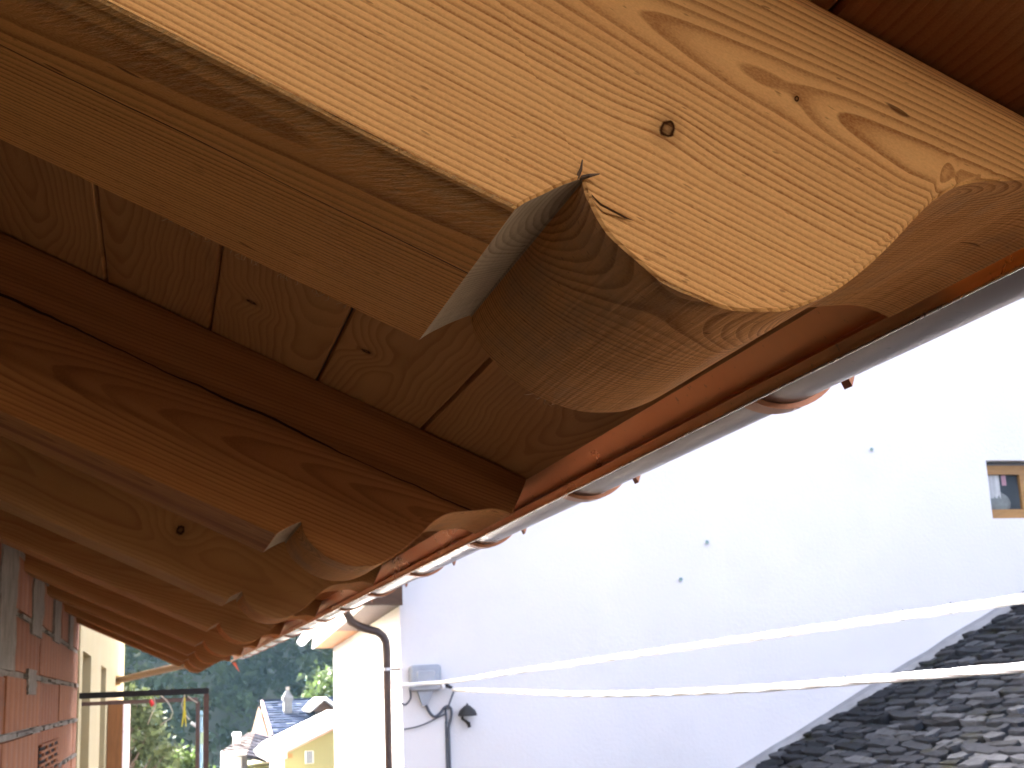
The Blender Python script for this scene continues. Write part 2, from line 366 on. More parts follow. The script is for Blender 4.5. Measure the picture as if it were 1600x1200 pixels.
# ------------------------------------------------------------------ roof boards
YR = .22
deck = empty("board_ceiling", (0, 0, 0)); deck.rotation_euler = (0, TH, 0)
tag(deck, "dark board ceiling laid across the rafters along the eave", "ceiling boards")
seams = [.2335, .117, .007, -.1025, -.206, -.318, -.43, -.54, -.65]
rb = random.Random(5)
bw = []
for k in range(8):
    cz = ZT + .0015
    zc = cz - rb.uniform(.004, .03); 
    bm_ = wood("roof board larch", pith=((seams[k] + seams[k + 1]) / 2 + rb.uniform(-.03, .03), zc), tilt=(rb.uniform(-.03, .03), rb.uniform(-.05, .05)), freq=rb.uniform(170, 260),
               light=(.48, .205, .068), dark=(.25, .085, .022), ring=.65, wob=.014, axis='y', rand=False, seed=rb.random(), tone=.35,
               knots=[(rb.uniform(.9, 1.2), (seams[k] + seams[k + 1]) / 2 + rb.uniform(-.03, .03), .022, .012, 'y', .004)] if k in (0, 2, 1) else ())
    mb = MB(); gap = (.0005, .0008, .0006, .0007, .0003, .0005, .0005, .0005)[k]
    x0, x1 = seams[k + 1] + gap, seams[k] - gap; dz = rb.uniform(0, .0012)
    zb = ZT + .0006 + dz
    mb.prism([(x0, zb + .003), (x0 + .002, zb), (x1 - .002, zb), (x1, zb + .003), (x1, zb + .02), (x0, zb + .02)], YR, 6.56)
    mb.build("board", bm_, deck)
m_under = plain("dark felt", (.05, .045, .04), .9)
m_tile = plain("roof stone", (.26, .25, .24), .8, scale=6)
rc = MB(); rc.add([], [])
P = [(-4.6, .343), (.236, .343), (.262, .343), (.262, .385), (-4.6, .385)]
o = MB().prism(P, YR - .02, 6.6).build("roof_covering", m_tile); o.rotation_euler = (0, TH, 0)
tag(o, "stone covered roof slab lying on the boards above the rafters", "roof")

# ------------------------------------------------------------------ copper flashing and gutter
def copper(name, c, rough, var=.2, sc=14., metal=1.):
    m, nt, b = new_mat(name); g = NT(nt); tc = g.n("ShaderNodeTexCoord"); mp = g.n("ShaderNodeMapping"); g.put(mp.inputs[0], tc.outputs["Object"]); mp.inputs["Scale"].default_value = (1, .35, 1)
    nz = g.noise(mp.outputs[0], sc, 6, .6, .6); cc = g.mix(g.mapr(nz, .3, .7, 0, 1), tuple(q * (1 - var) for q in c), c)
    sp = g.noise(tc.outputs["Object"], 160, 2); cc = g.mix(g.mapr(sp, .68, .76, 0, .5), cc, tuple(q * .3 for q in c))
    nt.links.new(cc, b.inputs["Base Color"]); b.inputs["Metallic"].default_value = metal
    nt.links.new(g.mapr(nz, .3, .7, rough * .8, rough * 1.25), b.inputs["Roughness"]); nt.links.new(g.bump(nz, .0015, .4), b.inputs["Normal"])
    return m
m_cop = copper("new copper sheet", (.95, .43, .13), .30, metal=.85)
m_gut = copper("tarnished copper gutter", (.23, .175, .165), .32, .2, 5.)
m_rim = copper("bright copper edge", (.85, .72, .60), .25)
m_brk = copper("copper gutter bracket", (.40, .17, .085), .4)
YA, YB = YR - .02, 6.62
fl = empty("copper_flashing", (.35, -1.3, .18)); tag(fl, "orange copper flashing strip folded along the rafter ends behind the gutter", "flashing")
MB().prism([(.3490, .1985), (.3622, .1795), (.3634, .1795), (.3502, .1985)], YA, YB).build("upper_sheet", m_cop, fl)
MB().prism([(.3624, .1793), (.3600, .1715), (.3455, .1688), (.3458, .1682), (.3612, .1707), (.3636, .1793)], YA, YB).build("fold", m_cop, fl)
MB().prism([(.3455, .1690), (.3472, .1650), (.3480, .1626), (.3490, .1626), (.3485, .1655), (.3467, .1692)], YA, YB).build("drip_lip", m_cop, fl)
MB().tube([(.3484, y, .1622) for y in (YA, 0, 2, 4, YB)], .0009, 8).build("bright_edge", m_rim, fl)
gt = empty("gutter", (.398, -1.3, .2205)); tag(gt, "half round metal gutter along the eave, tarnished outside with a bright near edge", "gutter")
GX, GZ, GR = .400, .2205, .0455
arc = [(GX + GR * math.cos(a), GZ + GR * math.sin(a)) for a in [math.pi + math.pi * i / 40 for i in range(41)]]
arc_in = [(GX + (GR - .0012) * math.cos(a), GZ + (GR - .0012) * math.sin(a)) for a in [2 * math.pi - math.pi * i / 40 for i in range(41)]]
MB().prism(arc + arc_in, YA, YB).build("trough", m_gut, gt, smooth=35)
MB().tube([(GX + GR + .004, y, GZ + .003) for y in (YA, 0, 2, 4, YB)], .0055, 10).build("front_bead", m_gut, gt, smooth=60)
MB().prism(arc[1:] + [(GX, GZ)], YB, YB + .002).build("end_cap", m_gut, gt)
k = 0; yb = -.05
while yb < 6.5:
    mb = MB(); ro, ri = GR + .0042, GR + .0004; w = .0085
    A = [math.pi * .93 + (math.pi * 1.09) * i / 30 for i in range(31)]
    pl = [(GX + ro * math.cos(a), GZ + ro * math.sin(a)) for a in A] + [(GX + ri * math.cos(a), GZ + ri * math.sin(a)) for a in reversed(A)]
    mb.prism(pl, yb - w, yb + w); br = mb.build("bracket", m_brk, gt, smooth=35)
    q = MB().prism([(GX + GR + .006, GZ + .004), (GX + GR + .0095, GZ + .004), (GX + GR + .0115, GZ - .024), (GX + GR + .0085, GZ - .0325), (GX + GR + .0065, GZ - .028)], yb - .0055, yb + .0055)
    q.build("hook", m_brk, br)
    yb += .4235

# ------------------------------------------------------------------ brick wall of the house
m_mortar = plain("grey mortar", (.30, .265, .215), .95, var=.3, scale=14, bump=.006, bscale=45)
def clay(name):
    m, nt, b = new_mat(name); g = NT(nt); tc = g.n("ShaderNodeTexCoord"); ge = g.n("ShaderNodeNewGeometry")
    sep = g.n("ShaderNodeSeparateXYZ"); g.put(sep.inputs[0], tc.outputs["Object"])
    wv = g.m('SINE', g.m('MULTIPLY', g.m('ADD', sep.outputs[1], g.m('MULTIPLY', g.noise(tc.outputs["Object"], 8, 2), .012)), 2 * math.pi / .13))
    c = g.ramp(ge.outputs["Random Per Island"], [(0, (.36, .122, .040)), (.35, (.42, .155, .057)), (.7, (.31, .098, .033)), (1, (.46, .19, .08))])
    nz = g.noise(tc.outputs["Object"], 7, 5, .65); c = g.mix(g.mapr(nz, .35, .7, 0, .5), c, (.22, .08, .04))
    c = g.mix(g.mapr(wv, .7, 1, 0, .45), c, (.19, .065, .03))
    c = g.mix(g.mapr(g.noise(tc.outputs["Object"], 16, 5, .7), .60, .70, 0, .6), c, (.30, .25, .21))
    nt.links.new(c, b.inputs["Base Color"]); b.inputs["Roughness"].default_value = .9
    nt.links.new(g.bump(g.m('ADD', g.m('MULTIPLY', wv, -.5), nz), .004), b.inputs["Normal"]); return m
m_clay = clay("hollow clay block")
wall = empty("brick_wall", (-.345, 3, -3.6)); tag(wall, "bare wall of orange hollow clay blocks with smeared grey mortar under the eave", "brick wall")
def wall_top(x): return (ZT + x * 0 + .0) / CT - (x) * math.tan(TH)
XW = -.345
zt = .3207 / CT - XW * math.tan(TH)
mb = MB().box(-.62, XW - .006, 2.42, 6.60, -3.6, zt - .004)            # wall; the opening before it is added, unseen, to cut bounce light
mb.box(-.62, XW - .006, .10, 2.41, -3.6, -1.62)
def rtop(x): return ZT / CT - x * math.tan(TH) - .004
mb.build('mortar_bed', m_mortar, wall); mb = MB()
mb.prism([(-4.3, -3.6), (-.625, -3.6), (-.625, rtop(-.625)), (-4.3, rtop(-4.3))], 6.35, 6.60)
mb.prism([(-4.3, -3.6), (-.35, -3.6), (-.35, rtop(-.35)), (-4.3, rtop(-4.3))], -.15, .09)
mb.prism([(-4.55, -3.6), (-4.305, -3.6), (-4.305, rtop(-4.305)), (-4.55, rtop(-4.55))], -.15, 6.60)
mb.box(-4.3, -.63, .10, 6.34, -1.85, -1.63); mb.box(-.62, -.351, -5, -.151, -3.6, .45)
mb.build("shade_shell", plain("dark shade shell", (.035, .028, .022), .95), wall)  # unseen dark shell, added to keep sky and bounce light off the undersides
rb = random.Random(21); bl = MB(); zj = .2325
def blk(y0, y1, z0, z1):
    d = rb.uniform(-.002, .003); e = lambda: rb.uniform(-.003, .003)
    a = [(XW - .02, y0, z0), (XW - .02, y1, z0), (XW - .02, y1, z1), (XW - .02, y0, z1)]
    c = [(XW + d, y0 + .004 + e(), z0 + .004 + e()), (XW + d, y1 - .004 + e(), z0 + .004 + e()), (XW + d, y1 - .004 + e(), z1 - .004 + e()), (XW + d, y0 + .004 + e(), z1 - .004 + e())]
    bl.add(a + c, [(4, 5, 6, 7), (0, 1, 5, 4), (1, 2, 6, 5), (2, 3, 7, 6), (3, 0, 4, 7)])
for kk in range(-4, 24):
    z1 = zj - .1525 * kk - .006; z0 = z1 - .1405
    if z0 > zt - .02: continue
    z1 = min(z1, zt - .012); y = 2.42 + rb.uniform(0, .3)
    while y < 6.58:
        L = rb.uniform(.80, 1.08); yy = min(y + L, 6.597)
        if yy - y > .06: blk(y + .003, yy - .003, z0, z1)
        y = yy + .002
bl.build("clay_block_courses", m_clay, wall)
# mortar squeezed over the faces, below each rafter bearing
mm = MB(); rm = random.Random(3)
def patch(y0, y1, z0, z1, t=.007, n=9):
    L = []
    for i in range(n + 1):
        f = i / n; L.append((y0 + rm.uniform(-.02, .02) * (y1 - y0) * 2, z0 + (z1 - z0) * f))
    Rr = [(y1 + rm.uniform(-.05, .05) * (y1 - y0) * 2, z0 + (z1 - z0) * (1 - i / n)) for i in range(n + 1)]
    mm.prism_x(L + Rr, XW - .01, XW + t)
for (a, b_, c_, d_) in ((3.22, 3.58, .085, .42), (4.05, 4.42, .20, .42), (4.92, 5.22, .215, .42), (5.78, 6.02, .22, .42), (3.98, 4.25, .03, .10), (2.5, 2.8, .2, .42)):
    patch(a, b_, c_, d_)
y = 2.45
while y < 6.5:                                           # ragged bed joints
    for kk in range(-1, 5):
        if rm.random() < .8: 
            L = rm.uniform(.12, .4); zc = zj - .1525 * kk; h = rm.uniform(.004, .009); patch(y, min(y + L, 6.59), zc - h, zc + h, .0045, 3)
    y += .22
mm.build("mortar_smear", m_mortar, wall)
vt = MB(); vt.box(XW - .01, XW + .0035, 4.48, 5.30, -.225, -.122); vb = vt.build("vent_brick", plain("vent dark", (.02, .015, .012), .9), wall)
vv = MB(); x0, x1 = XW + .0036, XW + .010
for i in range(6): zz = -.225 + i * .0196; vv.box(x0, x1, 4.48, 5.30, zz, zz + .0075)
for i in range(5):
    zz = -.225 + i * .0196; 
    for j in range(4):
        yy = 4.46 + j * .27 + (.13 if i % 2 else 0)
        if yy + .06 < 5.30 and yy > 4.47: vv.box(x0, x1 - .001, yy, yy + .06, zz + .0077, zz + .0194)
vv.build("vent_grid", m_clay, vb)

# ------------------------------------------------------------------ drying rack with clips
m_blk = plain("black painted steel", (.03, .028, .027), .5, var=.3, scale=30)
m_rust = plain("brown painted steel", (.13, .075, .055), .6, var=.3, scale=30)
rk = empty("drying_rack", (-.34, 6.9, -3.6)); tag(rk, "thin black metal drying rack frame projecting from the end of the brick wall", "drying rack")
def bar(pts, r=.0115): return MB().tube(pts, r, 8)
def sq(mb, p, q, h=.012):
    x0, x1 = sorted((p[0], q[0])); y0, y1 = sorted((p[1], q[1])); z0, z1 = sorted((p[2], q[2])); return mb.box(x0 - h, x1 + h, y0 - h, y1 + h, z0 - h, z1 + h)
f1 = MB(); sq(f1, (-.40, 6.9, .037), (.245, 6.9, .033)); f1.build("top_bar", m_blk, rk)
sq(MB(), (.245, 6.9, -3.55), (.245, 6.9, .008)).build("post", m_rust, rk)
sq(MB(), (-.40, 7.6, -.004), (.215, 7.6, -.004), .010).build("top_bar", m_rust, rk)
sq(MB(), (.226, 7.6, -3.55), (.226, 7.6, -.026), .010).build("post", m_rust, rk)
sq(MB(), (-.40, 6.925, .0), (-.40, 7.58, .0), .010).build("side_bar", m_rust, rk)
m_red = plain("red plastic", (.75, .05, .05), .4); m_yel = plain("yellow plastic", (.75, .6, .04), .4); m_twine = plain("pale twine", (.55, .45, .33), .9)
o = MB().tube([(-.020, 7.25, .0055), (-.018, 7.25, -.006), (-.012, 7.25, -.020), (-.017, 7.25, -.030)], [.004, .011, .012, .005], 8).build("clothes_peg", m_red, origin=(-.018, 7.25, 0)); tag(o, "small red clothes peg hanging from the drying rack", "clothes peg", "pegs and ties on the drying rack")
def twine(pts, label):
    o = MB().tube(pts, .0032, 6).build("twine_tie", m_twine, origin=pts[0]); tag(o, label, "twine", "pegs and ties on the drying rack")
def T(x, z, y=7.25): return (x * y, y, z * y)
twine([T(-.0005, .002), T(.0005, -.004), T(-.003, -.012), T(-.0045, -.0165)], "short pale twine end beside the red peg")
twine([T(.004, .003), T(.0075, .0), T(.0105, -.004), T(.0125, -.009), T(.011, -.013), T(.0065, -.0155), T(.004, -.0175)], "longest looped twine end in the middle of the drying rack")
twine([T(.0205, .003), T(.0185, -.004), T(.0205, -.010), T(.024, -.0145)], "pale twine twisted round the yellow peg")
twine([T(.0225, .002), T(.026, -.001), T(.0295, -.003)], "short pale twine end by the outer post of the drying rack")
pg = MB(); pg.tube([T(.0205, .001), T(.0203, -.009), T(.0188, -.019)], [.004, .006, .003], 6); pg.tube([T(.0206, -.008), T(.0217, -.019)], [.006, .003], 6)
tag(pg.build("clothes_peg", m_yel, origin=T(.0205, .001)), "yellow forked clothes peg hanging open from the drying rack", "clothes peg", "pegs and ties on the drying rack")

# ------------------------------------------------------------------ yellow neighbour house on the left
m_yplaster = plain("pale yellow render", (.44, .355, .185), .9, var=.06, scale=1.5, dirt=(3, .15, (.5, .42, .3)))
m_reveal = plain("ochre reveal", (.30, .21, .085), .9, var=.1)
m_brown = plain("brown stained timber", (.30, .12, .035), .6, var=.25, scale=5, stretch=(8, 8, 1))
m_pink = plain("pinkish render", (.72, .58, .54), .9, var=.1)
m_oldwood = plain("weathered timber", (.22, .14, .075), .8, var=.4, scale=8, stretch=(1, 10, 10))
m_brownwood = plain("dark brown timber", (.085, .045, .024), .7, var=.35, scale=5, stretch=(1, 6, 6))
nh = empty("yellow_house", (-.36, 12, -3.6)); tag(nh, "pale yellow rendered house wall with tall narrow openings beyond the brick wall", "house")
NX = -.352; segs = [(6.85, 7.12), (8.05, 9.55), (10.55, 16.5)]
wl = MB()
for a, b_ in segs: wl.box(-3.6, NX, a, b_, -3.6, 2.6)
wl.box(-3.6, NX - .0, 7.12, 8.05, .258, 2.6); wl.box(-3.6, NX, 9.55, 10.55, .245, 2.6)
wl.build("wall", m_yplaster, nh)
MB().box(-.60, -.50, 7.12, 8.05, -3.6, .258).build("door_panel", m_reveal, nh)
MB().box(-.60, -.50, 9.55, 10.55, -3.6, .245).build("door_panel", m_reveal, nh)
MB().slab((-3.6, 6.7, 3.9), (-.0, 6.7, 2.55), (-.0, 16.9, 2.55), (-3.6, 16.9, 3.9), .12).build("roof", m_tile, nh)
cb = empty("shutter_cupboard", (-.29, 11, -3.6)); tag(cb, "narrow brown timber panel with pale pink side standing against the yellow wall", "cupboard")
MB().box(-.349, -.236, 11.0, 11.05, -3.6, .012).build("door", m_brown, cb)
MB().box(-.349, -.232, 11.052, 14.0, -3.6, .008).build("side_wall", m_pink, cb)
MB().box(-.232, -.229, 11.06, 11.10, -.23, -.22).build("hinge", m_blk, cb); MB().box(-.232, -.229, 11.06, 11.10, -.55, -.54).build("hinge", m_blk, cb)
pb = MB().tube([(-.352, 13.2, .190), (-.1, 12.4, .225), (.16, 11.6, .262), (.5, 10.6, .30)], .030, 12).build("wooden_pole", m_oldwood, origin=(-.352, 13.2, .19), smooth=50)
tag(pb, "weathered round wooden pole jutting out of the yellow wall below the last rafter", "pole")
MB().box(-.352, -.31, 13.12, 13.30, .15, .235).build("wall_block", plain("pale timber block", (.62, .42, .16), .8), pb)

# ------------------------------------------------------------------ white house with gable, eave and fittings
m_cream = plain("bright render", (.85, .83, .76), .9, var=.05)
m_white = plain("white render", (.76, .74, .72), .92, var=.04, scale=.7, bump=.004, bscale=22, dirt=(.9, .22, (.58, .57, .56)))
D = 15.0
wh = empty("white_house", (7, 17, -3.6)); tag(wh, "large white rendered house with a blank gable and one small brown window", "house")
GXL, GXR, WX0, WX1, WZ0, WZ1 = 2.65, 20.0, 10.43, 11.45, 1.84, 2.60
GT, GS = 1.24, .86; RX = 12.4
def gtop(x): return GT + GS * (x - GXL) if x < RX else GT + GS * (RX - GXL) - GS * (x - RX)
wm = MB()
wm.add([(GXL, D, -3.6), (WX0, D, -3.6), (WX0, D, gtop(WX0)), (GXL, D, GT)], [(0, 1, 2, 3)])
wm.add([(WX0, D, -3.6), (WX1, D, -3.6), (WX1, D, WZ0), (WX0, D, WZ0)], [(0, 1, 2, 3)])
wm.add([(WX0, D, WZ1), (WX1, D, WZ1), (WX1, D, gtop(WX1)), (WX0, D, gtop(WX0))], [(0, 1, 2, 3)])
wm.add([(WX1, D, -3.6), (GXR, D, -3.6), (GXR, D, gtop(GXR)), (RX, D, gtop(RX)), (WX1, D, gtop(WX1))], [(0, 1, 2, 3, 4)])
for q in (((WX0, WZ0), (WX1, WZ0)), ((WX1, WZ0), (WX1, WZ1)), ((WX1, WZ1), (WX0, WZ1)), ((WX0, WZ1), (WX0, WZ0))):
    (a, b_), (c_, d_) = q; wm.quad((a, D, b_), (c_, D, d_), (c_, D + .28, d_), (a, D + .28, b_))
wm.quad((GXL, D, -6), (GXL, D, GT), (GXL + 1.0, 28.8, GT), (GXL + 1.0, 28.8, -6)); wm.quad((GXR, D, -6), (GXR, D, gtop(GXR)), (GXR, 28.8, gtop(GXR)), (GXR, 28.8, -6))
bk = MB().add([(GXL + 1, 28.8, -6), (GXR, 28.8, -6), (GXR, 28.8, gtop(GXR)), (RX, 28.8, gtop(RX)), (GXL + 1, 28.8, GT)], [(0, 1, 2, 3, 4)])
wm.build("wall", m_white, wh); bk.build("rear_wall", plain("dark rear wall", (.16, .15, .14), .9, var=.3, scale=3), wh)  # rear wall unseen, darkened to cut its sunlit bounce on the yellow house
m_frame = plain("varnished window timber", (.36, .19, .06), .5, var=.25, scale=6, stretch=(1, 6, 6))
wf = MB(); wy = D + .10
wf.box(WX0, WX1, wy, wy + .06, WZ1 - .17, WZ1 - .05); wf.box(WX0, WX1, wy, wy + .06, WZ0, WZ0 + .13); wf.box(WX1 - .12, WX1, wy, wy + .06, WZ0 + .13, WZ1 - .17); wf.box(WX0 + .55, WX0 + .66, wy + .004, wy + .06, WZ0 + .13, WZ1 - .17)
wfr = wf.build("window_frame", m_frame, wh)
MB().box(WX0, WX1, wy + .061, wy + .12, WZ1 - .049, WZ1 - .001).build("shutter_box", plain("grey lintel", (.25, .26, .28), .8), wfr)
gl, gnt, gb = new_mat("window glass"); gb.inputs["Base Color"].default_value = (.02, .03, .03, 1); gb.inputs["Roughness"].default_value = .03; gb.inputs["Alpha"].default_value = .12
MB().box(WX0 + .002, WX0 + .548, wy + .03, wy + .034, WZ0 + .132, WZ1 - .172).build("pane", gl, wfr)
MB().quad((WX0, D + .27, WZ0), (WX1, D + .27, WZ0), (WX1, D + .27, WZ1), (WX0, D + .27, WZ1)).build("room_back", plain("dim room", (.10, .12, .13), .9), wh)
cu = MB(); cu.add([(WX0 + .02 + .022 * i, D + .15 + .008 * math.sin(i * 2.1), z) for z in (WZ0 + .28, WZ1 - .17) for i in range(12)], [(i, i + 1, i + 13, i + 12) for i in range(11)]); cu.build("curtain", plain("white curtain", (.85, .84, .78), .9), wh, smooth=60)
cu = MB(); cu.add([(WX0 + .30 + .012 * i, D + .145 + .006 * math.sin(i * 2.4), z) for z in (WZ0 + .45, WZ1 - .17) for i in range(7)], [(i, i + 1, i + 8, i + 7) for i in range(6)]); cu.build("curtain", plain("pink curtain", (.70, .38, .42), .9), wh, smooth=60)
sp = MB(); 
for a in range(9):
    t0 = math.pi * a / 8; sp.v += [(WX0 + .24 + .19 * math.sin(t0) * math.cos(p), D + .19 + .05 * math.sin(t0) * math.sin(p), WZ0 + .22 + .15 * math.cos(t0)) for p in [2 * math.pi * j / 14 for j in range(14)]]
sp.f += [(a * 14 + j, a * 14 + (j + 1) % 14, (a + 1) * 14 + (j + 1) % 14, (a + 1) * 14 + j) for a in range(8) for j in range(14)]
sp.build("cushion", plain("grey cushion", (.32, .34, .30), .95, var=.3, scale=12), wh, smooth=60)
# roof with overhang, boarded soffit, fascia, gutter; the eave follows the side wall
def EV(off, y, z): return (GXL + (y - D) * .07246 + off, y, z)
def run_along(name, poly, y0, y1, mat, smooth=None):       # polygon in (offset from the side wall, z) drawn along the eave
    n = len(poly); mb = MB(); mb.add([EV(a, y0, z) for a, z in poly] + [EV(a, y1, z) for a, z in poly],
        [tuple(range(n)), tuple(range(2 * n - 1, n - 1, -1))] + [(k, (k + 1) % n, (k + 1) % n + n, k + n) for k in range(n)])
    return mb.build(name, mat, rf, smooth=smooth)
rfm = MB()
rfm.slab(EV(-.55, 14.62, 1.16), (RX, 14.62, gtop(RX) + .10), (RX, 29.1, gtop(RX) + .10), EV(-.55, 29.1, 1.16), .12)
rfm.slab((RX, 14.62, gtop(RX) + .10), (GXR + .6, 14.62, gtop(GXR + .6) + .06), (GXR + .6, 29.1, gtop(GXR + .6) + .06), (RX, 29.1, gtop(RX) + .10), .12)
rf = rfm.build("roof", m_tile, wh)
m_soff = plain("sunlit orange soffit", (.42, .18, .06), .7, var=.3, scale=4, stretch=(6, 1, 6))
run_along("soffit", [(-.40, .935), (-.004, .925), (-.004, .945), (-.40, .955)], 21.0, 28.9, m_soff)  # far stretch of the soffit, sunlight put into its orange
run_along("soffit", [(-.40, .930), (-.004, .920), (-.004, .945), (-.40, .955)], 14.75, 20.99, m_brownwood)  # near stretch of the same soffit, its shade put into the brown
run_along("end_board", [(-.44, .92), (-.0, .91), (-.0, 1.2), (-.44, 1.2)], 14.66, 14.74, m_brownwood)
run_along("fascia", [(-.44, .925), (-.402, .925), (-.402, 1.2), (-.44, 1.2)], 14.75, 29.0, m_cream)
m_zinc = plain("pale zinc", (.62, .64, .66), .4, metal=.6, var=.2)
wo, wgz, wgr = -.66, 1.10, .105
run_along("eave_gutter", [(wo + wgr * math.cos(a), wgz + wgr * math.sin(a)) for a in [math.pi + math.pi * i / 16 for i in range(17)]] + [(wo + (wgr - .006) * math.cos(a), wgz + (wgr - .006) * math.sin(a)) for a in [2 * math.pi - math.pi * i / 16 for i in range(17)]], 14.66, 29.1, m_zinc, 40)
run_along("gutter_end", [(wo + wgr * math.cos(a), wgz + wgr * math.sin(a)) for a in [math.pi + math.pi * i / 16 for i in range(17)]], 29.1, 29.11, m_zinc)
# downpipe
m_pipe = plain("dark brown downpipe", (.085, .06, .05), .4, var=.25, scale=8, metal=.3)
pts = [(2.03, 15.05, 1.0), (2.06, 15.05, .86), (2.11, 15.05, .765), (2.22, 15.05, .70), (2.40, 15.05, .645), (2.46, 15.05, .60), (2.495, 15.05, .53), (2.50, 15.05, .42), (2.50, 15.05, -.2), (2.50, 15.05, -3.6)]
dp = MB().tube(pts, .046, 14).build("downpipe", m_pipe, origin=(2.50, 15.05, -3.6), smooth=50); tag(dp, "dark brown bent downpipe at the corner of the white house", "downpipe")
MB().tube([(2.50, 15.05, .215), (2.50, 15.05, .245)], .050, 14).build("pipe_clamp", m_zinc, dp); MB().box(2.54, 2.66, 15.03, 15.07, .215, .24).build("clamp_arm", m_pipe, dp)
# conduit pieces on the corner
# meter box
m_box = plain("blue grey plastic", (.34, .365, .40), .5, var=.15, scale=6)
def P15(x, z, y=D): return (x * y, y, z * y)
jb = empty("junction_box", (2.92, D, -.05)); tag(jb, "grey plastic junction box with rounded cover on the white gable wall", "junction box")
def rbox(x0, x1, z0, z1, r, y0, y1, taper=0):
    pp = []
    for cx, cz, a0 in ((x1 - r, z1 - r, 0), (x0 + r, z1 - r, 90), (x0 + r, z0 + r, 180), (x1 - r, z0 + r, 270)):
        for a in range(0, 91, 15): pp.append((cx + r * math.cos(R(a0 + a)), cz + r * math.sin(R(a0 + a))))
    mb = MB(); n = len(pp); mx, mz = (x0 + x1) / 2, (z0 + z1) / 2
    V = [(x, y1, z) for x, z in pp] + [(x, y0 + .02, z) for x, z in pp] + [(mx + (x - mx) * (1 - taper), y0, mz + (z - mz) * (1 - taper)) for x, z in pp]
    F = [tuple(range(n)), tuple(range(2 * n, 3 * n))] + [(k * n + i, k * n + (i + 1) % n, (k + 1) * n + (i + 1) % n, (k + 1) * n + i) for k in range(2) for i in range(n)]
    return mb.add(V, F)
rbox(2.735, 3.085, -.025, .262, .04, D - .11, D - .001, .12).build("case", m_box, jb, smooth=40)
rbox(2.80, 3.02, .03, .20, .03, D - .125, D - .111, .15).build("cover", plain("paler blue grey plastic", (.42, .445, .48), .5), jb, smooth=40)
MB().add([(2.82, D - .08, -.026), (3.0, D - .08, -.026), (2.93, D - .08, -.17), (2.87, D - .08, -.19), (2.82, D - .01, -.026), (3.0, D - .01, -.026), (2.93, D - .01, -.17), (2.87, D - .01, -.19)],
         [(0, 1, 2, 3), (4, 7, 6, 5), (0, 4, 5, 1), (1, 5, 6, 2), (2, 6, 7, 3), (3, 7, 4, 0)]).build("cable_funnel", m_box, jb)
# wall cables
m_cab = plain("dark grey cable", (.10, .11, .13), .6)
def cable(name, pts, r, label, mat=m_cab, cat="cable", grp="cables on the white wall"):
    q = []; n = len(pts)
    for i in range(n - 1):
        a, b_, c_, d_ = (Vector(pts[max(i - 1, 0)]), Vector(pts[i]), Vector(pts[i + 1]), Vector(pts[min(i + 2, n - 1)]))
        for j in range(6):
            t = j / 6; q.append(.5 * ((2 * b_) + (c_ - a) * t + (2 * a - 5 * b_ + 4 * c_ - d_) * t * t + (3 * b_ - a - 3 * c_ + d_) * t ** 3))
    q.append(Vector(pts[-1])); o = MB().tube(q, r, 8).build(name, mat, origin=pts[0], smooth=60); tag(o, label, cat, grp); return o
yw = D - .03
cable("wall_cable", [P15(.195, -.012, yw), P15(.198, -.018, yw), P15(.2015, -.0205, yw), P15(.2055, -.018, yw), P15(.2085, -.0145, yw), P15(.2115, -.0135, yw), P15(.214, -.016, yw), P15(.2135, -.022, yw), P15(.2115, -.030, yw), P15(.2115, -.05, yw), P15(.2115, -.2, yw)], .016, "dark cable looping from the junction box and running down the white wall")
cable("wall_cable", [P15(.2095, -.0145, D - .015), P15(.2100, -.026, D - .015), P15(.2095, -.04, D - .015), P15(.2095, -.2, D - .015)], .012, "straight thin cable running down the white wall beside the looping one")
cable("wall_cable", [P15(.2105, -.0185, D - .02), P15(.204, -.021, D - .02), P15(.196, -.0245, D - .02), P15(.188, -.027, D - .02), P15(.178, -.0285, D - .02)], .008, "thin slack cable sagging across the white wall towards the downpipe")
cable("wall_cable", [P15(.2165, -.002, D - .06), P15(.2145, -.007, D - .06), P15(.2125, -.012, D - .05), P15(.2112, -.016, D - .04)], .010, "short knotted tail cable hanging from the cable anchor")
cable("wall_cable", [P15(.183, .001, D - .05), P15(.1835, -.006, D - .05), P15(.180, -.0105, D - .05), P15(.1765, -.010, D - .05), P15(.170, -.007, D - .05)], .012, "short cable bent behind the downpipe at the corner below the junction box")
an = empty("cable_anchor", P15(.21, -.0, D)); tag(an, "dark metal anchor bracket holding the overhead cables on the white wall", "bracket")
MB().tube([P15(.2025, .0015, D), P15(.206, .0015, D - .06), P15(.2105, .002, D - .10), P15(.2155, -.0005, D - .10)], [.03, .025, .028, .015], 8).build("arm", m_blk, an)
MB().tube([P15(.2075, .0008, D - .12), P15(.2095, .0012, D - .12)], .028, 10).build("insulator", plain("white ceramic", (.8, .8, .78), .3), an)
# lamp
lp = empty("wall_lamp", P15(.227, -.02, D)); tag(lp, "small black wall lamp with hanging bracket arm on the white wall", "wall lamp")
MB().tube([P15(.2262, -.0135, D - .12), P15(.2262, -.017, D - .12), P15(.2262, -.0205, D - .12), P15(.2262, -.0212, D - .12)], [.03, .09, .11, .10], 12).build("shade", m_blk, lp, smooth=50)
MB().tube([P15(.2262, -.0135, D - .12), P15(.2262, -.0125, D - .05), P15(.2262, -.014, D)], .012, 8).build("arm", m_blk, lp)
MB().tube([P15(.2225, -.0155, D - .02), P15(.2222, -.023, D - .03), P15(.2250, -.025, D - .05), P15(.2268, -.0265, D - .05), P15(.2275, -.0295, D - .05)], [.018, .016, .016, .022, .018], 8).build("bracket", m_blk, lp)
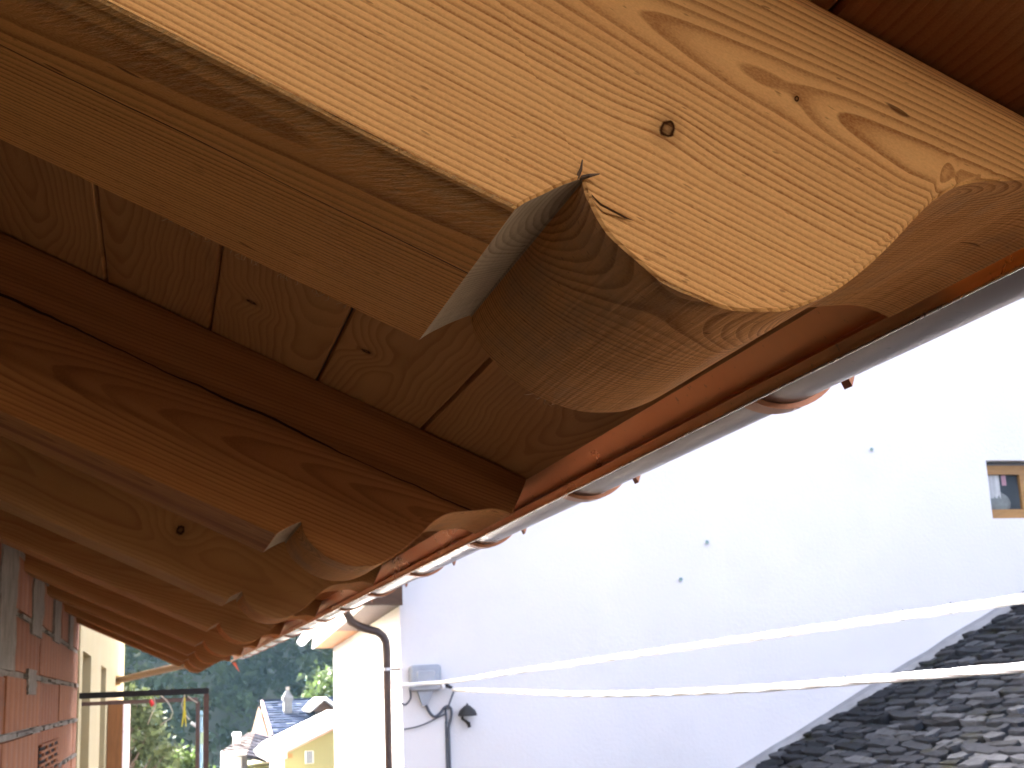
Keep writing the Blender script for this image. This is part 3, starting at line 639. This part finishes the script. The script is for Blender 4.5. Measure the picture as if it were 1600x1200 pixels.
# nails
m_nail = plain("verdigris bolt", (.22, .34, .32), .6)
for (a, b_), lb in (((.5858, .1827), "small greenish bolt head high on the white gable wall"), ((.4291, .1060), "small greenish bolt head in the middle of the white gable wall"), ((.4043, .0767), "lowest small greenish bolt head on the white gable wall")):
    o = MB().tube([P15(a, b_, D), P15(a, b_, D - .04)], .022, 10).build("bolt", m_nail, origin=P15(a, b_, D)); tag(o, lb, "bolt", "bolts in the white wall")
# bright corner conduit
m_pvc = plain("white pipe", (.85, .85, .84), .5, var=.03)
def conduit(z0, z1, lb):
    o = MB().tube([(2.585, 14.90, z0), (2.585, 14.90, z0 + .03), (2.585, 14.90, z1 - .03), (2.585, 14.90, z1)], [.07, .085, .085, .06], 12).build("vent_pipe", m_pvc, origin=(2.585, 14.90, z0), smooth=50); tag(o, lb, "pipe", "white pipes at the corner")

# overhead cables
m_wire = plain("pale insulated cable", (.80, .80, .78), .5, var=.1)
def overhead(pts, r, label):
    q = []; n = len(pts)
    for i in range(n - 1):
        a, b_, c_, d_ = (Vector(pts[max(i - 1, 0)]), Vector(pts[i]), Vector(pts[i + 1]), Vector(pts[min(i + 2, n - 1)]))
        for j in range(14):
            t = j / 14; q.append(.5 * ((2 * b_) + (c_ - a) * t + (2 * a - 5 * b_ + 4 * c_ - d_) * t * t + (3 * b_ - a - 3 * c_ + d_) * t ** 3))
    q.append(Vector(pts[-1])); o = empty("overhead_cable", pts[0]); tag(o, label, "cable")
    for k in range(3):
        qq = []; L = 0
        for i, p in enumerate(q):
            if i: L += (p - q[i - 1]).length
            a = L * 5 + k * 2.094; qq.append(p + Vector((math.cos(a), 0, math.sin(a))) * r * .38)
        MB().tube(qq, r * .80, 8).build("strand", m_wire, o, smooth=60)
    return o, q
def tie(q, i, r, o):
    MB().tube([q[i] + Vector((0, -.012, 0)), q[i] + Vector((0, .012, 0))], r * 1.45, 10).build("tie", m_cab, o)
    MB().tube([q[i] + Vector((0, 0, r)), q[i] + Vector((.004, 0, r * 2.4))], r * .25, 6).build("tie_tail", m_cab, o)
def Q(x, z, y): return (x * y, y, z * y)
o, q = overhead([Q(.177, .0035, 14.78), Q(.2120, .0045, 14.4), Q(.262, .0095, 11.8), Q(.418, .0245, 8.0), Q(.577, .0400, 6.2), Q(.7163, .0535, 5.05), Q(1.02, .083, 3.6), Q(2.2, .18, 1.7)], .0195, "upper sunlit overhead cable rising to the right in front of the white wall")
for i in (58, 63): tie(q, i, .014, o)
o, q = overhead([Q(.2155, -.0015, 14.9), Q(.262, -.0050, 12.2), Q(.305, -.0085, 10.6), Q(.36, -.0105, 9.2), Q(.455, -.0110, 7.5), Q(.577, -.0075, 6.1), Q(.7077, -.0035, 5.05), Q(1.0, .003, 3.7), Q(2.2, .03, 1.75)], .0195, "lower sunlit overhead cable sagging in front of the white wall and slate roof")
for i in (5, 66): tie(q, i, .013, o)

# ------------------------------------------------------------------ stone slate lean-to roof at lower right
m_slate = per_island("dark stone slate", [(.022, .023, .026), (.038, .040, .045), (.030, .031, .035), (.085, .088, .095), (.026, .026, .027)], .95, .02, 9, spec=.0, moss=(2.2, .7, (.025, .024, .012)))
sr = empty("slate_roof", (9, 12, -3.6)); tag(sr, "dark rough stone slate roof sloping against the foot of the white gable wall", "roof")
AX, AZ, SL = 6.83, -1.07, .4715
def rz(x): return AZ + SL * (x - AX)
MB().slab((3.5, 7.6, rz(3.5) - .16), (14.5, 7.6, rz(14.5) - .16), (14.5, 14.93, rz(14.5) - .16), (3.5, 14.93, rz(3.5) - .16), .1).build("roof_bed", plain("dark roof earth", (.03, .028, .02), .95, var=.5, scale=6), sr)
st = MB(); rs_ = random.Random(9); up_ = Vector((-SL, 0, 1)).normalized(); dn = Vector((1, 0, SL)).normalized()
u = 0.; x = 3.6
while x < 14.2:
    rowh = rs_.uniform(.115, .17); y = 7.6 - rs_.uniform(0, .5)
    while y < 14.88:
        L = rs_.choice((rs_.uniform(.15, .35), rs_.uniform(.3, .65))); y1 = min(y + L, 14.9)
        if y1 - y > .09:
            b0 = Vector((x, 0, rz(x))); n = rs_.randint(7, 11); t = rs_.uniform(.025, .06); lift = rs_.uniform(.0, .03)
            w = rowh * rs_.uniform(.95, 1.35); cy_ = (y + y1) / 2; ctr = b0 + dn * (w * .32); pp = []
            ph = rs_.random() * 6
            for i in range(n):
                a = 2 * math.pi * i / n + rs_.uniform(-.22, .22); ca, sa = math.cos(a), math.sin(a)
                sq_ = 1 / max(abs(ca), abs(sa)); rad = rs_.uniform(.82, 1.06)
                pp.append((ca * sq_ * rad * w * .5, sa * sq_ * rad * (y1 - y) * .5))
            tl = rs_.uniform(-.06, .06); tl2 = rs_.uniform(.05, .22)
            V = []
            for lev, sh in ((-.03, .98), (t * .8, 1.0), (t, .94)):
                for (a, b_) in pp:
                    p = ctr + dn * (a * sh) + Vector((0, cy_ + b_ * sh, 0)) + up_ * (lev + lift + b_ * tl - a * tl2 + rs_.uniform(-.012, .012)); V.append(p)
            F = [tuple(range(2 * n, 3 * n))] + [(k * n + i, k * n + (i + 1) % n, (k + 1) * n + (i + 1) % n, (k + 1) * n + i) for k in range(2) for i in range(n)]
            st.add(V, F)
        y = y1 + rs_.uniform(.008, .06)
    x += rowh * CT * rs_.uniform(.85, 1.0)
st.build("stone_slates", m_slate, sr)
# mortar fillet along the wall
fb = MB(); N = 40; rf_ = random.Random(2); V = []
for i in range(N + 1):
    xx = 3.5 + 11 * i / N; z = rz(xx); V += [(xx, D - .005, z + .13 + rf_.uniform(-.015, .015)), (xx, D - .03, z + .09), (xx, D - .12 - rf_.uniform(0, .08), z + .05), (xx, D - .16, z - .1)]
fb.add(V, [(i * 4 + j, (i + 1) * 4 + j, (i + 1) * 4 + j + 1, i * 4 + j + 1) for i in range(N) for j in range(3)])
fb.build("mortar_fillet", plain("grey flashing mortar", (.24, .24, .245), .9, var=.2), sr)
MB().box(3.7, 14.3, 7.8, 14.9, -3.6, -3.0).build("wall", m_mortar, sr)

# ------------------------------------------------------------------ distant houses
def W(p, y): return (p[0] * y, y, p[1] * y)
m_blue = per_island("blue grey stone slates", [(.02, .028, .05), (.04, .05, .08), (.03, .04, .062), (.075, .088, .12)], .9, .02, 3, spec=.0)
m_gslate = per_island("brown grey stone slates", [(.09, .08, .078), (.13, .115, .11), (.11, .10, .098)], .9, .02, 3, spec=0)
m_dslate = per_island("dark grey stone slates", [(.03, .03, .04), (.05, .05, .06), (.04, .04, .05)], .9, .02, 3, spec=0)
m_orange = plain("orange timber cladding", (.12, .042, .006), .7, var=.2, scale=2, stretch=(8, 8, 1))
m_wy = plain("soft yellow render", (.25, .232, .10), .9, var=.06, scale=.6)
def slates(a, b_, c_, d_, nrow, ncol, t, seed):             # a,b: eave left/right, c,d: ridge right/left
    r_ = random.Random(seed); a, b_, c_, d_ = map(Vector, (a, b_, c_, d_)); mb = MB(); n = (b_ - a).cross(d_ - a).normalized()
    if n.z < 0: n = -n
    for i in range(nrow):
        j = -r_.random()
        while j < ncol:
            w = r_.uniform(.6, 1.3); u0, u1 = max(j, 0) / ncol, min(j + w, ncol) / ncol; v0, v1 = (i - r_.uniform(0, .15)) / nrow, (i + 1.15) / nrow; v0 = max(v0, 0); v1 = min(v1, 1)
            if u1 > u0:
                q = lambda u, v: (a * (1 - u) + b_ * u) * (1 - v) + (d_ * (1 - u) + c_ * u) * v
                h0, h1 = n * t * (1.4 + r_.uniform(-.25, .35)), n * t * .3
                tp = [q(u0, v0) + h0, q(u1, v0) + h0 + n * r_.uniform(-.01, .01), q(u1, v1) + h1, q(u0, v1) + h1]; lo = [q(u0, v0) - n * t, q(u1, v0) - n * t, q(u1, v1) - n * t, q(u0, v1) - n * t]
                mb.add(tp + lo, [(0, 1, 2, 3), (0, 4, 5, 1), (1, 5, 6, 2), (3, 2, 6, 7), (0, 3, 7, 4)])
            j += w * .985
    return mb
# house with the blue slate roof
hb = empty("slate_roofed_house", (4.6, 48, -9)); tag(hb, "far house with a sunlit blue slate roof, orange gable and stone chimney", "house")
eL, eR, rL, rR = W((.0813, -.0291), 46), W((.135, -.0291), 46), W((.0745, -.0047), 50), W((.132, -.0047), 50)
rL = (rL[0], 50, -.235); rR = (6.9, 50, -.235); eL = (3.74, 46, -1.34); eR = (6.6, 46, -1.34)
rf = slates(eL, eR, rR, rL, 14, 10, .04, 3).build("roof", m_blue, hb)
MB().slab(eL, eR, rR, rL, -.08).build("roof_bed", m_brownwood, rf)
MB().slab(rL, rR, (rR[0], 54, -1.34), (rL[0] + .3, 54, -1.34), .1).build("back_slope", m_blue, rf)
MB().slab((eL[0] - .03, 46, -1.42), (rL[0] - .03, 50, -.30), (rL[0] - .03, 50, -.16), (eL[0] - .03, 46, -1.26), .08).build("bargeboard", plain("pink bargeboard", (.26, .15, .14), .8), rf)
MB().add([(3.80, 46.6, -9), (3.72, 50, -9), (3.72, 50, -.42), (3.80, 46.6, -1.34), (3.60, 53, -9), (3.60, 53, -1.4)], [(0, 1, 2, 3), (1, 4, 5, 2)]).build("gable_wall", m_orange, hb)
MB().add([(3.68, 46.4, -1.40), (3.56, 53.2, -1.46), (3.62, 50, -.36)], [(0, 1, 2)]).build("gable_cladding", m_orange, hb)
MB().add([(3.80, 46.6, -9), (6.7, 46.6, -9), (6.7, 46.6, -1.30), (3.80, 46.6, -1.30)], [(0, 1, 2, 3)]).build("wall", m_orange, hb)
ch = MB(); cx0, cx1, cyy = 4.38, 4.66, 48.4
ch.box(cx0, cx1, cyy, cyy + .35, -.9, -.20); ch.box(cx0 - .04, cx1 + .04, cyy - .03, cyy + .39, -.20, -.10)
ch.add([(cx0 - .04, cyy - .03, -.098), (cx1 + .04, cyy - .03, -.098), (cx1 + .04, cyy + .39, -.098), (cx0 - .04, cyy + .39, -.098), (4.52, cyy + .17, .22)], [(0, 1, 4), (1, 2, 4), (2, 3, 4), (3, 0, 4)])
chm = ch.build("chimney", plain("grey stone", (.11, .115, .12), .85, var=.25, scale=5), hb); MB().tube([(4.52, cyy + .17, .16), (4.52, cyy + .17, .27)], .06, 8).build("cap_stone", m_mortar, chm)
dm = MB(); dx0, dx1, dxm = 5.12, 6.14, 5.63
dm.slab((dx0, 46.9, -.62), (dxm, 46.9, -.22), (dxm, 49.6, -.22), (dx0, 49.6, -.62), .10); dm.slab((dxm, 46.9, -.22), (dx1, 46.9, -.62), (dx1, 49.6, -.62), (dxm, 49.6, -.22), .10)
d_ = dm.build("dormer_roof", m_cream, hb)
MB().add([(dx0 + .1, 47.15, -.60), (dx1 - .1, 47.15, -.60), (dxm, 47.15, -.24)], [(0, 1, 2)]).build("dormer_gable", m_brownwood, d_)
MB().add([(dx0 + .2, 47.2, -1.05), (dx1 - .2, 47.2, -1.05), (dx1 - .2, 47.2, -.6), (dx0 + .2, 47.2, -.6)], [(0, 1, 2, 3)]).build("dormer_window", plain("dark glass", (.02, .025, .03), .1), d_)
# small house with brown slate roof
hs = empty("small_stone_house", (2.6, 43, -9)); tag(hs, "small white walled house with a brown grey stone roof and stub chimney", "house")
a, b_ = (1.92, 41, -1.56), (2.62, 41, -1.70); c_, d_ = (3.15, 45.5, -1.17), (2.95, 45.5, -1.17)
rf = slates(a, b_, c_, d_, 9, 3, .04, 5).build("roof", m_gslate, hs)
slates((2.63, 41.0, -1.71), (3.5, 41.6, -1.98), (3.65, 45.4, -1.33), (3.16, 45.4, -1.17), 8, 4, .04, 6).build("side_slope", m_dslate, rf)
MB().box(1.93, 2.60, 40.93, 40.97, -1.66, -1.55).build("eave_board", m_cream, rf)
MB().box(2.07, 2.50, 41.3, 45, -9, -1.68).build("wall", m_cream, hs); MB().box(2.505, 2.66, 41.2, 41.5, -9, -1.74).build("corner_pier", m_gslate, hs); MB().box(2.665, 3.45, 41.4, 45, -9, -2.02).build("side_wall", m_wy, hs)
q = MB().box(2.33, 2.52, 42.6, 42.85, -1.65, -1.18); q.box(2.31, 2.56, 42.57, 42.88, -1.18, -1.06); q.build("chimney", plain("pinkish stone", (.62, .56, .52), .85, var=.2), hs)
# yellow house with rising verge
hy_ = empty("lemon_house", (4, 38, -9)); tag(hy_, "lemon yellow house end with a white rising verge and one grey louvred window", "house")
Yh = 38.
wq = MB(); wq.add([(3.10, Yh, -9), (5.6, Yh, -9), (5.6, Yh, -.90), (4.75, Yh, -1.00), (3.10, Yh, -1.72)], [(0, 1, 2, 3, 4)]); wq.build("wall", m_wy, hy_)
rf = MB().slab((2.95, Yh - .25, -1.72), (5.4, Yh - .25, -.66), (5.4, Yh + 6, -.66), (2.95, Yh + 6, -1.72), .13).build("roof", m_cream, hy_)
MB().slab((2.97, Yh - .26, -1.765), (5.38, Yh - .26, -.72), (5.38, Yh - .05, -.72), (2.97, Yh - .05, -1.765), .03).build("verge_lining", plain("pink verge", (.62, .36, .28), .8), rf)
q = MB().box(4.00, 4.23, Yh - .04, Yh - .003, -1.86, -1.53)
wd_ = q.build("window", m_cream, hy_); lv = MB()
for i in range(7): z = -1.85 + i * .045; lv.add([(4.02, Yh - .06, z), (4.21, Yh - .06, z), (4.21, Yh - .042, z + .04), (4.02, Yh - .042, z + .04)], [(0, 1, 2, 3)])
lv.build("louvre", plain("grey louvre", (.20, .22, .24), .7), wd_)
MB().box(3.53, 3.66, Yh - .05, Yh - .003, -1.69, -1.57).build("vent", plain("brown vent", (.30, .17, .06), .8), hy_)
# white chimney stack in front
pc = MB().box(2.96, 3.30, 36.4, 36.7, -9, -1.08); pc.box(2.90, 3.36, 36.34, 36.76, -1.62, -1.45)
o = pc.build("white_pillar", m_cream, origin=(3.13, 36.5, -9)); tag(o, "bright white masonry pillar in front of the lemon yellow house", "pillar")
# blue pole
bp = empty("utility_pole", (.80, 25.5, -3.8)); tag(bp, "slender pale blue pole with small arms beside the drying rack post", "pole")
m_bp = plain("pale blue steel", (.05, .10, .15), .5, var=.15)
MB().tube([(.80, 25.5, -3.8), (.80, 25.5, -.65), (.795, 25.5, -.32)], [.065, .055, .05], 10).build("shaft", m_bp, bp, smooth=50)
MB().tube([(.795, 25.5, -.30), (.795, 25.5, -.22)], [.06, .05], 10).build("cap", m_bp, bp)
MB().tube([(.64, 25.5, -.42), (.74, 25.5, -.49), (.86, 25.5, -.62)], [.03, .035, .02], 8).build("arm", plain("pale fitting", (.25, .25, .25), .5), bp)
MB().tube([(.85, 25.45, -.60), (.86, 25.45, -.80)], [.05, .06], 8).build("insulator", plain("greenish fitting", (.16, .22, .15), .5), bp)
# orange flap
o = MB().add([(.356, 6.66, .160), (.372, 6.66, .162), (.392, 6.66, .117), (.385, 6.66, .122), (.356, 6.664, .160), (.372, 6.664, .162), (.392, 6.664, .117), (.385, 6.664, .122)], [(0, 1, 2, 3), (7, 6, 5, 4), (0, 4, 5, 1), (1, 5, 6, 2), (2, 6, 7, 3), (3, 7, 4, 0)]).build("warning_flap", plain("orange red sheet", (.75, .14, .05), .6), origin=(.37, 6.66, .16))
tag(o, "small orange red flap hanging below the far end of the gutter", "flap")

# ------------------------------------------------------------------ trees
m_bark = plain("bark", (.12, .09, .07), .9)
m_l1 = leaf_mat("sunny leaves", (.05, .085, .022), (.085, .12, .04)); m_l2 = leaf_mat("olive leaves", (.035, .05, .022), (.065, .08, .03)); m_l3 = leaf_mat("forest leaves", (.026, .044, .018), (.070, .100, .034), .15)
def leaf(mb, c, size, r_):
    a = Vector((r_.gauss(0, 1), r_.gauss(0, 1), r_.gauss(0, 1))).normalized(); b = a.cross(Vector((r_.gauss(0, 1), r_.gauss(0, 1), r_.gauss(0, 1)))).normalized()
    k = len(mb.v); L = size * r_.uniform(.6, 1.3); w = L * .55
    mb.v += [tuple(c - a * L), tuple(c + b * w), tuple(c + a * L), tuple(c - b * w)]; mb.f.append((k, k + 1, k + 2, k + 3))
def tree(name, base, h, rad, n_clump, n_leaf, size, mat, label, seed, grp=None):
    r_ = random.Random(seed); b = Vector(base); t = empty(name, base); tag(t, label, "tree", grp)
    tr = MB(); top = b + Vector((0, 0, h * .8)); tr.tube([b, b + Vector((rad * .05, 0, h * .35)), top], [h * .035, h * .025, h * .006], 8)
    lf = MB()
    for i in range(n_clump):
        a = r_.random() * 6.283; f = r_.random(); zc = h * (.35 + .62 * f); rr = rad * math.sin(math.pi * (.15 + .8 * f)) * r_.uniform(.25, 1)
        c = b + Vector((math.cos(a) * rr, math.sin(a) * rr, zc)); tr.tube([b + Vector((0, 0, zc * .75)), c], [h * .008, h * .002], 5)
        cr = rad * r_.uniform(.16, .34)
        for j in range(n_leaf):
            p = Vector((r_.gauss(0, 1), r_.gauss(0, 1), r_.gauss(0, .7))) * cr * .55; leaf(lf, c + p, size, r_)
    tr.build("trunk", m_bark, t); lf.build("crown", mat, t)
tree("leafy_tree", (7.9, 62, -9), 10.0, 2.6, 70, 90, .16, m_l1, "sunlit yellow green tree between the slate roof and the white house", 1)
tree("leafy_tree", (.5, 31, -5.5), 4.45, 1.1, 40, 70, .07, m_l1, "small bright green treetop at the bottom edge between drying rack and houses", 2)
tree("leafy_tree", (-.62, 29, -5), 5.6, 1.25, 70, 80, .08, m_l2, "olive green loose tree just right of the brown panel", 3)
# the wood on the hillside
fo = MB(); r_ = random.Random(17); cnt = 0
for i in range(900):
    y = r_.uniform(97, 215); x = r_.uniform(-.35, .55) * y + r_.uniform(-8, 8)
    h = r_.uniform(7, 14); rad = r_.uniform(2.2, 4.2); z0 = gz(x, y); con = r_.random() < .35
    vis = -.12 < x / y < .24
    ncl = 16 if vis else 7; nl = 26 if vis else 14; sz = .42 if vis else .75
    for c in range(ncl):
        f = r_.random(); a = r_.random() * 6.283
        rr = rad * ((1 - f) * .9 + .05) * r_.uniform(.3, 1) if con else rad * math.sin(math.pi * (.1 + .85 * f)) * r_.uniform(.3, 1)
        cp = Vector((x + math.cos(a) * rr, y + math.sin(a) * rr, z0 + h * (.1 + .9 * f))); cr = rad * .3
        for j in range(nl): leaf(fo, cp + Vector((r_.gauss(0, 1), r_.gauss(0, 1), r_.gauss(0, .8))) * cr * .6, sz, r_)
o = fo.build("forest", m_l3); tag(o, "dark green wooded hillside rising behind the village houses", "forest", kind="stuff")

# ------------------------------------------------------------------ haze
hz = MB().box(-320, 330, -170, 470, -12, 330).build("haze", bpy.data.materials.new("haze air")); hm = hz.data.materials[0]; hm.use_nodes = True
nt = hm.node_tree; nt.nodes.remove(nt.nodes["Principled BSDF"]); pv = nt.nodes.new("ShaderNodeVolumePrincipled"); pv.inputs["Color"].default_value = (.40, .72, 1, 1); pv.inputs["Density"].default_value = .00010; pv.inputs["Anisotropy"].default_value = .2
nt.links.new(pv.outputs[0], nt.nodes["Material Output"].inputs["Volume"]); hz["kind"] = "stuff"
